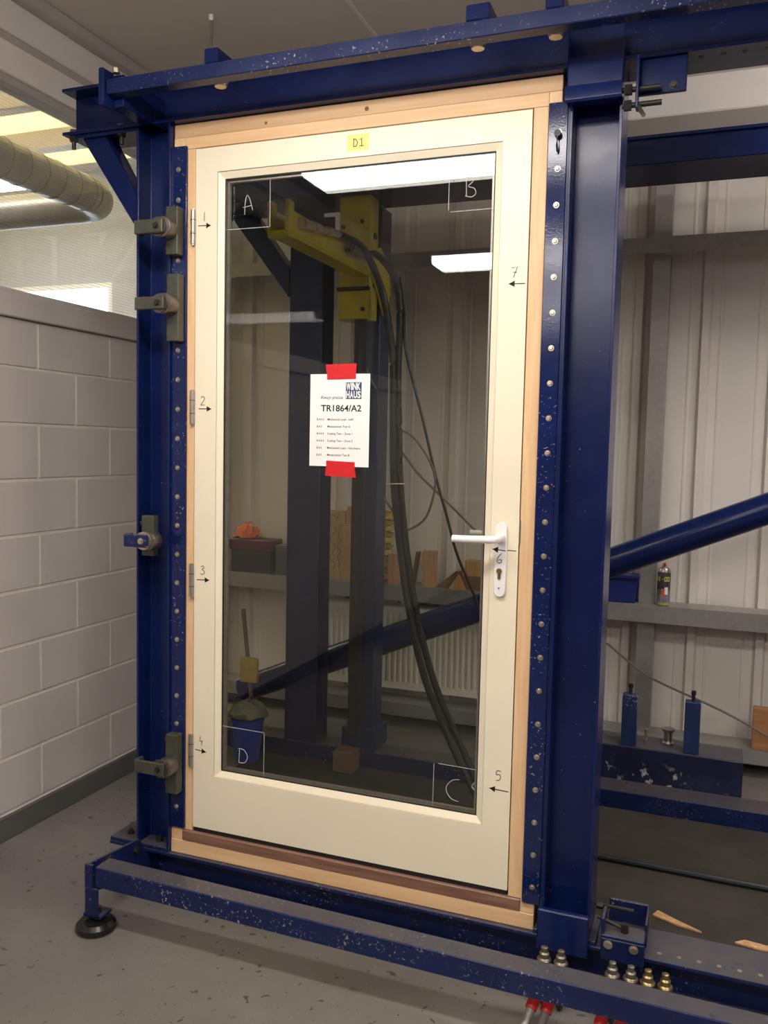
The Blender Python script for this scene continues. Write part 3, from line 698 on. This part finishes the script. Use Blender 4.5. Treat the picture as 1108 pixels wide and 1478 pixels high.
# ------------------------------------------------------------------ cam clamps on the hinge-side column
def clamp(px, pz, bx0, bx1, bz0, bz1, by0, by1, armx, armh, label, mats, rr=.034, bolts='left'):
    mb, ma, mr = mats
    t = thing('cam_clamp', (bx0, by0, bz0), label, 'clamp', 'cam clamps on the hinge-side column')
    blk = obj('clamp_block', B().box(bx0, bx1, by0, by1, bz0, bz1, bev=.002), mb, t)
    for zz in (bz0 + .028, bz1 - .028): obj('side_bolt', B().hexa((bx0, (by0+by1)/2, zz), (bx0 - .012, (by0+by1)/2, zz), .009), DARKST if mb is OLIVE else ZINC, t)
    obj('cam_wheel', B().cyl((px, by0, pz), (px, by0 - .046, pz), rr, 32, bev=.002), mr, t)
    obj('washer', B().cyl((px - .012, by0 - .046, pz), (px - .012, by0 - .050, pz), rr * .95, 28), ZINC if ma is BLUE_W else mr, t)
    ar = obj('lever_arm', B().box(armx, px + .012, by0 - .062, by0 - .050, pz - armh/2, pz + armh/2, bev=.003).box(armx, armx + .012, by0 - .05, by0 - .02, pz - armh/2, pz + armh/2, bev=.002), ma, t)
    obj('pivot_bolt', bolt_bm((px - .012, by0 - .062, pz), (0, -1, 0), .0085), DARKST if ma is OLIVE else ZINC, t)
    return t
OL = (OLIVE, OLIVE, ROLLER)
clamp(-.070, 2.337, -.086, -.040, 2.255, 2.415, -.050, -.0125, -.170, .046, 'topmost olive cam clamp, level with the first hinge', OL)
clamp(-.064, 2.085, -.082, -.036, 1.965, 2.19, -.050, -.0125, -.168, .042, 'second olive cam clamp from the top, with a long back block', OL)
clamp(-.128, 1.280, -.182, -.132, 1.222, 1.363, -.052, -.0225, -.212, .044, 'small cam clamp with a blue lever midway up the column', (OLIVE, BLUE_W, ROLLER), .033)
clamp(-.060, .485, -.082, -.036, .378, .592, -.050, -.0125, -.170, .046, 'lowest olive cam clamp, just above the column foot', OL)

# ------------------------------------------------------------------ hydraulic ram behind the glass
ram = thing('hydraulic_ram', (.078, 1.25, 2.2), 'yellow hydraulic loading ram on the mast seen through the glass', 'hydraulic ram')
body = obj('ram_housing', B().box(.0, .157, 1.20, 1.30, 2.215, 2.95 - .17, bev=.004), YELLOW, ram)
obj('front_plate', B().box(.012, .145, 1.192, 1.20, 2.36, 2.52, bev=.002), YELLOW, ram)
for xx, zz in ((.115, 2.66), (.02, 2.64), (.125, 2.26)): obj('housing_bolt', B().cyl((xx, 1.20, zz), (xx, 1.194, zz), .010, 14), DARKST, body)
for zz in (2.60, 2.38): obj('side_bolt', B().hexa((.157, 1.25, zz), (.166, 1.25, zz), .016), DARKST, body)
obj('cross_strap', B().box(-.004, .161, 1.185, 1.20, 2.345, 2.362, bev=.002), DARKST, body)
arm_ = obj('loading_arm', B().box(.075, .157, .42, 1.20, 2.405, 2.417).box(.145, .157, .42, 1.20, 2.417, 2.505, bev=.002).box(.075, .087, .42, 1.20, 2.417, 2.505, bev=.002), YELLOW, ram)
obj('arm_fork', B().box(.070, .160, .375, .42, 2.400, 2.425, bev=.002).box(.070, .086, .375, .42, 2.425, 2.535, bev=.002).box(.144, .160, .375, .42, 2.425, 2.535, bev=.002), YELLOW, ram)
obj('gusset_plate', B().prism([(1.205, 2.52), (1.30, 2.56), (1.40, 2.50), (1.44, 2.40), (1.42, 2.28), (1.36, 2.25), (1.28, 2.34), (1.205, 2.40)], 'x', .160, .172, bev=.002), YELLOW, ram)
obj('piston_tube', B().cyl((.098, 1.25, .20), (.098, 1.25, 2.215), .031, 24), DARKST, ram)
f1 = obj('hose_coupling', B().cyl((.176, .47, 2.468), (.176, .55, 2.475), .016, 16).hexa((.176, .55, 2.475), (.176, .60, 2.481), .021).cyl((.176, .60, 2.481), (.176, .68, 2.490), .014, 16).hexa((.176, .68, 2.490), (.176, .72, 2.495), .019).cyl((.176, .72, 2.495), (.176, .80, 2.503), .014, 16).box(.1575, .180, .46, .482, 2.45, 2.49), ZINC, ram)
obj('hose_coupling', B().cyl((.165, .90, 2.47), (.195, .90, 2.47), .016, 14).hexa((.19, .90, 2.47), (.19, .97, 2.468), .018).cyl((.19, .97, 2.468), (.19, 1.06, 2.467), .014, 16), OLIVE, ram)
def sm3(pts, n=8):
    P = [Vector(p) for p in pts]; out = []
    for i in range(len(P) - 1):
        a, b_, c, e = P[max(i-1, 0)], P[i], P[i+1], P[min(i+2, len(P)-1)]
        for k in range(n):
            t = k / n
            out.append(.5*((2*b_) + (c - a)*t + (2*a - 5*b_ + 4*c - e)*t*t + (3*b_ - a - 3*c + e)*t**3))
    out.append(P[-1]); return out
def hose(name, pts, r, mat, label, cat, group=None, seg=10):
    o = obj(name, B().tube(sm3(pts), r, seg), mat); tag(o, label, cat, group); return o
hose('hydraulic_hose', [(.176, .80, 2.503), (.186, .90, 2.505), (.20, 1.00, 2.49), (.222, 1.10, 2.41), (.258, 1.14, 2.272), (.292, 1.15, 2.08), (.302, 1.15, 1.953), (.308, 1.15, 1.70), (.318, 1.15, 1.45), (.36, 1.15, 1.12), (.42, 1.13, .84), (.50, 1.12, .57), (.60, 1.12, .35), (.72, 1.10, .14), (.80, 1.08, .03), (.95, 1.0, .022)], .0165, HOSE,
     'thick black hose curving from the brass coupling of the yellow ram', 'hose', 'hydraulic hoses')
hose('hydraulic_hose', [(.19, 1.06, 2.467), (.215, 1.12, 2.488), (.262, 1.16, 2.44), (.30, 1.18, 2.36), (.316, 1.18, 2.26), (.318, 1.18, 2.14), (.314, 1.18, 1.95), (.325, 1.18, 1.70), (.338, 1.18, 1.45), (.375, 1.18, 1.15), (.44, 1.165, .85), (.525, 1.155, .57), (.63, 1.15, .35), (.75, 1.13, .14), (.84, 1.11, .03), (1.0, 1.05, .022)], .0165, HOSE,
     'thick black hose from the lower ram coupling, strapped beside the other hose', 'hose', 'hydraulic hoses')
for pts, lb in (([(.29, 1.12, 1.452), (.345, 1.12, 1.455), (.35, 1.2, 1.452), (.30, 1.2, 1.45), (.289, 1.13, 1.4515)], 'white cable tie around the paired hoses at mid height'),
                ([(.745, 1.075, .12), (.775, 1.075, .10), (.80, 1.14, .12), (.77, 1.16, .14), (.744, 1.085, .121)], 'white cable tie around the paired hoses near the floor')):
    hose('cable_tie', pts, .003, WHITE_PL, lb, 'cable tie', 'white cable ties', 6)
hose('control_cable', [(.31, 1.2, 2.40), (.33, 1.2, 2.25), (.342, 1.2, 2.07), (.43, 1.2, 1.76), (.505, 1.2, 1.48), (.56, 1.2, 1.31), (.613, 1.2, 1.14), (.70, 1.2, .955), (.78, 1.2, .75), (.86, 1.15, .5), (.95, 1.1, .2), (1.0, 1.08, .02)], .0065, HOSE,
     'thin black cable running straight down to the right of the hoses', 'cable')
hose('sensor_cable', [(.30, 1.19, 1.70), (.36, 1.19, 1.69), (.419, 1.19, 1.64), (.481, 1.19, 1.547), (.503, 1.19, 1.45), (.467, 1.19, 1.311), (.40, 1.19, 1.25), (.345, 1.19, 1.24), (.30, 1.21, 1.31), (.24, 1.22, 1.385)], .0055, GREYCAB,
     'grey cable hanging in an open loop beside the hoses', 'cable')
hose('sensor_cable', [(.295, 1.2, 1.645), (.36, 1.2, 1.57), (.423, 1.2, 1.495), (.558, 1.2, 1.378), (.703, 1.2, 1.248), (.85, 1.2, 1.12), (1.05, 1.24, .90), (1.16, 1.5, .70), (1.191, 1.95, .642), (1.294, 2.0, .56), (1.40, 2.0, .485), (1.507, 2.0, .437), (1.61, 2.0, .40), (1.712, 2.0, .364), (1.86, 2.0, .305), (2.003, 2.0, .235), (2.3, 2.0, .10)], .0055, GREYCAB,
     'grey cable stretched from the hoses along the back wall to the floor', 'cable')
hose('sensor_cable', [(.09, 1.33, 2.21), (.07, 1.34, 2.10), (.10, 1.34, 1.98), (.14, 1.36, 1.90)], .004, GREYCAB, 'thin wire dangling under the yellow ram housing', 'cable')

# ------------------------------------------------------------------ back wall furniture
rx0, rx1, rz0, rz1 = -.52, 1.02, .205, .70
rad = thing('radiator', (.25, 2.12, rz0), 'long white panel radiator below the galvanised rail', 'radiator')
cor = []; n = 44; pw = (rx1 - rx0 - .03) / n
prof = []
for k in range(n):
    x = rx0 + .015 + k * pw
    prof += [(x, 2.118), (x + pw*.22, 2.118), (x + pw*.34, 2.106), (x + pw*.66, 2.106), (x + pw*.78, 2.118)]
prof.append((rx1 - .015, 2.118))
obj('panel', B().prism(prof + [(x, y + .006) for x, y in prof[::-1]], 'z', rz0 + .045, rz1 - .045), RAD, rad, smooth=False)
obj('panel_frame', B().box(rx0, rx1, 2.110, 2.126, rz1 - .046, rz1 - .008, bev=.004).box(rx0, rx1, 2.110, 2.126, rz0, rz0 + .046, bev=.004).box(rx0, rx0 + .015, 2.112, 2.126, rz0 + .04, rz1 - .04).box(rx1 - .015, rx1, 2.112, 2.126, rz0 + .04, rz1 - .04), RAD, rad)
obj('top_grille', B().box(rx0, rx1, 2.112, 2.18, rz1 - .008, rz1, bev=.002), RAD, rad)
obj('wall_bracket', B().box(rx0 + .3, rx0 + .34, 2.126, 2.20, rz0 + .05, rz1 - .05), RAD, rad)
obj('valve', B().cyl((rx1 + .02, 2.12, .0), (rx1 + .02, 2.12, rz0 + .03), .009, 12).cyl((rx1 + .02, 2.12, rz0 + .02), (rx1 + .02, 2.12, rz0 + .09), .018, 16).cyl((rx1 - .01, 2.12, rz0 + .03), (rx1 + .02, 2.12, rz0 + .03), .009, 12), WHITE_PL, rad)
SH = .8352
def off(name, x0, x1, y0, y1, h, mat, label, bev=.002, lean=0.0):
    b = B().box(x0, x1, y0, y1, SH, SH + h, bev=bev)
    if lean:
        for v in b.bm.verts: v.co.x += (v.co.z - SH) * lean
    o = obj(name, b, mat); tag(o, label, 'timber', 'timber offcuts on the wall rail'); return o
off('timber_offcut', -.455, -.335, 2.10, 2.13, .405, OSB, 'tall pale board with pen scribbles standing left of the mast')
pb = bpy.data.objects.get('timber_offcut')
obj('pen_scribble', B().stroke(curve([(-.44 + .02*math.sin(k*2.1) + .03, SH + .05 + k*.035) for k in range(9)]), .002, 2.1).stroke(curve([(-.37 + .012*math.sin(k*2.7), SH + .06 + k*.033) for k in range(9)]), .002, 2.1).stroke(curve([(-.435, SH+.36), (-.41, SH+.38), (-.39, SH+.36), (-.37, SH+.385)]), .002, 2.1), INK, pb)
off('timber_offcut', -.335, -.27, 2.06, 2.095, .33, OFFCUT, 'mid-brown offcut standing in front of the scribbled board')
off('timber_offcut', -.325, -.25, 2.11, 2.14, .43, OFFCUT, 'tallest reddish board leaning at the left of the mast')
o = obj('foam_strip', B().tube([(-.068 + .004*math.sin(k*.9), 2.12, SH + k*.01) for k in range(43)], .03, 14, [.030 + .004*math.sin(k*.9) + .002*math.sin(k*2.1) for k in range(43)]), SPONGE)
tag(o, 'lumpy yellow foam strip standing right of the mast', 'foam')
off('timber_offcut', -.040, .03, 2.05, 2.10, .175, OFFCUT, 'short square timber block right of the foam strip')
off('timber_offcut', .035, .075, 2.08, 2.13, .21, OFFCUT_D, 'dark weathered timber piece leaning behind the hoses', lean=-.06)
off('timber_offcut', .085, .105, 2.10, 2.14, .19, OFFCUT_D, 'thin dark offcut beside the weathered piece', lean=.15)
off('timber_offcut', .170, .246, 2.045, 2.10, .205, OFFCUT, 'upright pale block standing alone on the rail')
o = obj('timber_wedge', B().prism([(.25, SH), (.42, SH), (.39, SH + .10), (.365, SH + .10)], 'y', 2.06, 2.10, bev=.002), OFFCUT_D); tag(o, 'dark triangular wedge lying beside the upright block', 'timber', 'timber offcuts on the wall rail')
o = obj('timber_wedge', B().prism([(.33, SH), (.43, SH), (.385, SH + .085)], 'y', 2.04, 2.058, bev=.001), OFFCUT); tag(o, 'small pale triangular wedge before the dark wedge', 'timber', 'timber offcuts on the wall rail')
off('timber_offcut', .405, .70, 2.06, 2.15, .075, OFFCUT_D, 'long dark block lying flat under the pale one near the handle')
o = obj('timber_offcut', B().box(.415, .66, 2.06, 2.13, SH + .0755, SH + .165, bev=.002), OFFCUT); tag(o, 'pale block stacked on the long dark block near the handle', 'timber', 'timber offcuts on the wall rail')
# blue crate and spray can
cr = thing('storage_crate', (1.25, 2.1, SH), 'dark blue plastic crate on the rail behind the right column', 'crate')
obj('crate_body', B().prism([(1.10, SH), (1.335, SH), (1.352, SH + .13), (1.09, SH + .13)], 'y', 2.05, 2.15, bev=.003), CRATE, cr)
obj('crate_rim', B().box(1.082, 1.356, 2.042, 2.16, SH + .126, SH + .145, bev=.003), CRATE, cr)
can = thing('spray_can', (1.476, 2.075, SH), 'tall spray can with yellow lettering on a dark label', 'spray can')
cc = (1.476, 2.072, SH)
obj('can_body', B().lathe([(.031, .0), (.033, .004), (.033, .168), (.031, .172)], cc, 32), paint('can_dark_label', (.045, .04, .055), .35, .3, 60), can)
obj('label_band', B().lathe([(.0333, .012), (.0334, .013), (.0334, .085), (.0333, .086)], cc, 32), paint('can_grey_artwork', (.22, .20, .24), .35, .6, 55), can)
obj('base_band', B().lathe([(.0333, .004), (.0335, .005), (.0335, .015), (.0333, .016)], cc, 32), paint('can_lime_band', (.45, .42, .06), .35, .1), can)
obj('shoulder', B().lathe([(.0315, .172), (.033, .174), (.033, .178), (.026, .192), (.013, .199), (.013, .204), (.006, .206)], cc, 28), STEEL, can)
obj('nozzle', B().lathe([(.008, .206), (.008, .218), (.005, .220)], cc, 14), REDPL, can)
YL = flat('yellow_print', (.75, .62, .05), .4); RP = flat('red_print', (.6, .10, .05), .4)
def on_can(name, u0, u1, z0, z1, mat):
    b = B(); n_ = 5; P = []; R2 = .0338
    for k in range(n_ + 1):
        a = math.radians(u0 + (u1 - u0) * k / n_)
        P.append((cc[0] + R2*math.sin(a), cc[1] - R2*math.cos(a)))
    pts = [(x, y, cc[2] + z0) for x, y in P] + [(x, y, cc[2] + z1) for x, y in P]
    b.poly(pts, [(k, k+1, n_+2+k, n_+1+k) for k in range(n_)]); obj(name, b, mat, can)
for u0, u1, z0, z1 in ((-62, -50, .128, .152), (-44, -32, .128, .152), (-12, -4, .137, .143), (6, 12, .128, .152), (12, 22, .128, .133), (12, 22, .147, .152), (22, 28, .128, .152), (32, 38, .128, .152), (38, 48, .128, .133), (38, 48, .147, .152), (48, 54, .128, .152)):
    on_can('can_lettering', u0, u1, z0, z1, YL)
on_can('can_picture', -15, 18, .055, .09, RP)
on_can('can_picture', 10, 40, .06, .098, PAPER)
# ply board at the right
o = obj('ply_board', B().box(1.93, 2.35, 2.035, 2.075, .1505, .365, bev=.002), PLY); tag(o, 'reddish plywood board standing on the lowest rail at the right', 'board')

# toolbox and rags at the far left of the rail
tb = thing('tool_box', (-.95, 2.1, SH), 'open dark tool box with a red rim at the far left of the rail', 'tool box')
obj('box_body', B().box(-1.07, -.80, 2.04, 2.18, SH, SH + .20, bev=.006), TOOLBOX, tb)
obj('box_rim', B().box(-1.08, -.79, 2.03, 2.19, SH + .14, SH + .205, bev=.006), paint('dark_red_plastic', (.10, .015, .015), .4, .1), tb)
rg = B().lathe([(.05, .0), (.075, .012), (.078, .03), (.06, .055), (.04, .075), (.012, .085)], (-.99, 2.1, SH + .2055), 14)
for i, v in enumerate(rg.bm.verts):
    if v.co.z > SH + .21: v.co += Vector((random.uniform(-.016, .016), random.uniform(-.012, .012), random.uniform(-.012, .018)))
o = obj('orange_rag', rg, ORANGE); tag(o, 'crumpled orange rag on the dark tool box', 'rag')
o = obj('cable_case', B().box(-.77, -.68, 2.05, 2.15, SH, SH + .18, bev=.01, seg=2), paint('grey_case_plastic', (.10, .10, .10), .5, .1)); tag(o, 'small grey case beside the dark tool box', 'case')

# cleaning things on the floor at left
bk = thing('bucket', (-.47, 1.22, 0), 'blue plastic bucket on the floor by the hinge side', 'bucket')
bc = (-.475, 1.22, .0)
obj('bucket_body', B().lathe([(.055, .0), (.060, .01), (.083, .22), (.088, .222), (.088, .232), (.078, .232), (.052, .012)], bc, 28), BLUEPL, bk)
rg = B().lathe([(.070, .233), (.098, .238), (.098, .262), (.075, .285), (.045, .305), (.015, .31)], bc, 16)
for v in rg.bm.verts:
    if v.co.z > .236: v.co += Vector((random.uniform(-.014, .014), random.uniform(-.012, .012), random.uniform(.0, .018)))
o = obj('rag', rg, CLOTH); tag(o, 'grey-green rag heaped on the blue bucket', 'rag')
mp_ = thing('mop', (-.52, 1.25, .3), 'long-handled mop with a yellow head leaning above the bucket', 'mop')
obj('mop_head', B().box(-.56, -.46, 1.28, 1.31, .39, .52, bev=.008, seg=2), SPONGE, mp_)
obj('handle', B().cyl((-.50, 1.30, .31), (-.575, 1.34, .76), .011, 12), OFFCUT_D, mp_)

# floor pieces behind the right column
for x0, x1, y0, y1, lb in ((1.03, 2.9, .815, 1.366, 'dark dusty rubber mat lying against the rear floor beam'), (1.03, 2.9, .20, .811, 'dark dusty rubber mat lying nearer the front beam'), (-.48, 1.0, .86, 1.366, 'dusty board on the floor behind the glass')):
    o = obj('floor_mat', B().box(x0, x1, y0, y1, .0005, .010 if y0 > .5 else .030, bev=.002), MAT); tag(o, lb, 'mat', 'floor mats inside the rig')
o = obj('rubber_strip', B().tube(sm3([(1.05, .795, .0425), (1.35, .79, .0425), (1.6, .785, .0425), (1.95, .78, .0425), (2.4, .79, .0425), (2.85, .785, .0425)]), .012, 10), BLACK); tag(o, 'thin black rubber strip lying across the dark mats', 'rubber strip')
ag = thing('steel_angle', (1.55, 1.6, .088), 'chipped blue steel angle lying on the rear floor beam', 'steel angle')
obj('angle_face', B().box(.9, 1.872, 1.525, 1.537, .060, .245, bev=.0015), blue_paint('chipped_blue_steel', (.010, .013, .045), .35, .565, .8, cscale=30), ag)
obj('angle_top', B().box(.9, 1.872, 1.5375, 1.72, .235, .245, bev=.0015), BLUE_W, ag)
for x0, lb in ((1.338, 'worn blue stop post with a bolt, nearer the right column'), (1.616, 'worn blue stop post with a bolt, farther from the right column')):
    t = thing('stop_post', (x0, 1.56, .246), lb, 'stop post', 'blue stop posts on the angle')
    obj('post_body', B().box(x0, x0 + .068, 1.545, 1.60, .246, .487, bev=.003), BLUE_L, t)
    obj('post_bolt', B().cyl((x0 + .034, 1.572, .487), (x0 + .034, 1.572, .525), .008, 12).hexa((x0 + .034, 1.572, .518), (x0 + .034, 1.572, .535), .012), DARKST, t)
o = obj('bobbin', B().lathe([(.024, .0), (.026, .004), (.020, .012), (.020, .055), (.030, .062), (.030, .072), (.012, .073)], (1.545, 1.66, .2452), 24), STEEL); tag(o, 'bright turned steel bobbin between the two blue stop posts', 'bobbin')
o = obj('stud_bolt', B().cyl((1.445, 1.65, .2452), (1.445, 1.65, .300), .006, 12).hexa((1.445, 1.65, .2452), (1.445, 1.65, .258), .011).hexa((1.445, 1.65, .288), (1.445, 1.65, .304), .010), ZINC); tag(o, 'small upright steel stud beside the bobbin', 'bolt')
for pts, lb in (([(1.56, .44), (1.575, .475), (1.63, .44), (1.72, .39), (1.64, .405)], 'torn scrap of wood on the dark mat near the bracket'), ([(1.82, .37), (1.85, .395), (2.02, .375), (1.9, .355)], 'long splinter of wood on the mat at the right')):
    o = obj('wood_splinter', B().prism(pts, 'z', .0305, .038, bev=.001), OFFCUT); tag(o, lb, 'wood scrap', 'wood scraps on the mats')
o = obj('wood_block', B().box(-.01, .095, 1.25, 1.345, .0105, .115, bev=.003), OFFCUT_D); tag(o, 'brown timber block at the foot of the mast', 'timber')

# quick couplings along the bottom rail and their hoses
cps = [(1.290, 'first brass hose coupling from the saddle plate'), (1.338, 'second brass hose coupling from the saddle plate'), (1.482, 'third brass hose coupling, dull, by the clamp bracket'), (1.532, 'fourth brass hose coupling, dull, by the clamp bracket'), (1.578, 'fifth brass hose coupling, bright, one of the right pair'), (1.624, 'last brass hose coupling, bright, farthest right')]
for i, (xx, lb) in enumerate(cps):
    t = thing('hose_coupling', (xx, -.150, .05), lb, 'coupling', 'brass couplings behind the bottom rail')
    z0 = .115
    obj('coupling_body', B().lathe([(.014, 0), (.0185, .005), (.0185, .05), (.014, .055), (.019, .06), (.019, .083), (.0145, .087), (.0145, .100), (.010, .104), (.010, .117), (.006, .119)], (xx, -.150, .068), 16), DULLBRASS if i > 3 else DULLSTEEL, t)
    obj('sleeve_ring', B().lathe([(.0195, .0), (.021, .002), (.021, .010), (.0195, .012)], (xx, -.150, .140), 16), DULLBRASS, t)
    obj('hose_tail', B().tube(sm3([(xx, -.150, .076), (xx, -.150, .040), (xx, -.145, .018), (xx, -.12, .0135), (xx, -.04, .0135)], 5), .012, 10), HOSE, t)
for i, (xx, lb) in enumerate(((1.281, 'red-collared pipe end leaning below the bottom rail, leftmost'), (1.322, 'red-collared pipe end leaning below the bottom rail, second'), (1.468, 'red-collared pipe end below the bottom rail, third'), (1.52, 'red-collared pipe end below the bottom rail, rightmost'))):
    t = thing('pipe_end', (xx - .02, -.29, 0), lb, 'pipe', 'red-collared pipe ends under the rail')
    obj('pipe', B().cyl((xx - .022, -.33, .013), (xx - .003, -.262, .072), .0125, 14), GREYCAB if i % 2 else GALV, t)
    obj('collar', B().cyl((xx - .005, -.268, .066), (xx + .004, -.238, .092), .0165, 16, bev=.003), REDPL, t)

# thin hanger rod from the ceiling
t = thing('hanger_rod', (-.31, .58, 3.0), 'thin threaded rod hanging from the ceiling behind the top rail', 'rod')
obj('rod', B().cyl((-.31, .58, 2.93), (-.31, .58, CZ), .006, 10), STEEL, t)
obj('ceiling_hook', B().lathe([(.007, -.022), (.010, -.016), (.010, .0), (.004, .001)], (-.31, .58, CZ - .001), 12), WHITE_PL, t)

# wooden cupboard at the far end of the workshop: the brown shape mirrored in the glass
cb = thing('wooden_cupboard', (-3.0 + 2.4, -6.6, 0), 'brown wooden cupboard at the far end, mirrored faintly in the glass', 'cupboard')
obj('carcass', B().box(-.85, 1.0, -6.88, -6.4, 0, 1.05), OFFCUT_D, cb)
for k in range(3): 
    dr = obj('cupboard_door', B().box(-.84 + k*.613, -.84 + k*.613 + .605, -6.4, -6.38, .06, 1.0, bev=.003), OFFCUT_D, cb)
    obj('knob', B().lathe([(.008, 0), (.014, .01), (.008, .02)], (-.84 + k*.613 + .55, -6.37, .6), 10), STEEL, dr)
obj('worktop', B().box(-.88, 1.03, -6.89, -6.36, 1.05, 1.09, bev=.003), PINE_X, cb)
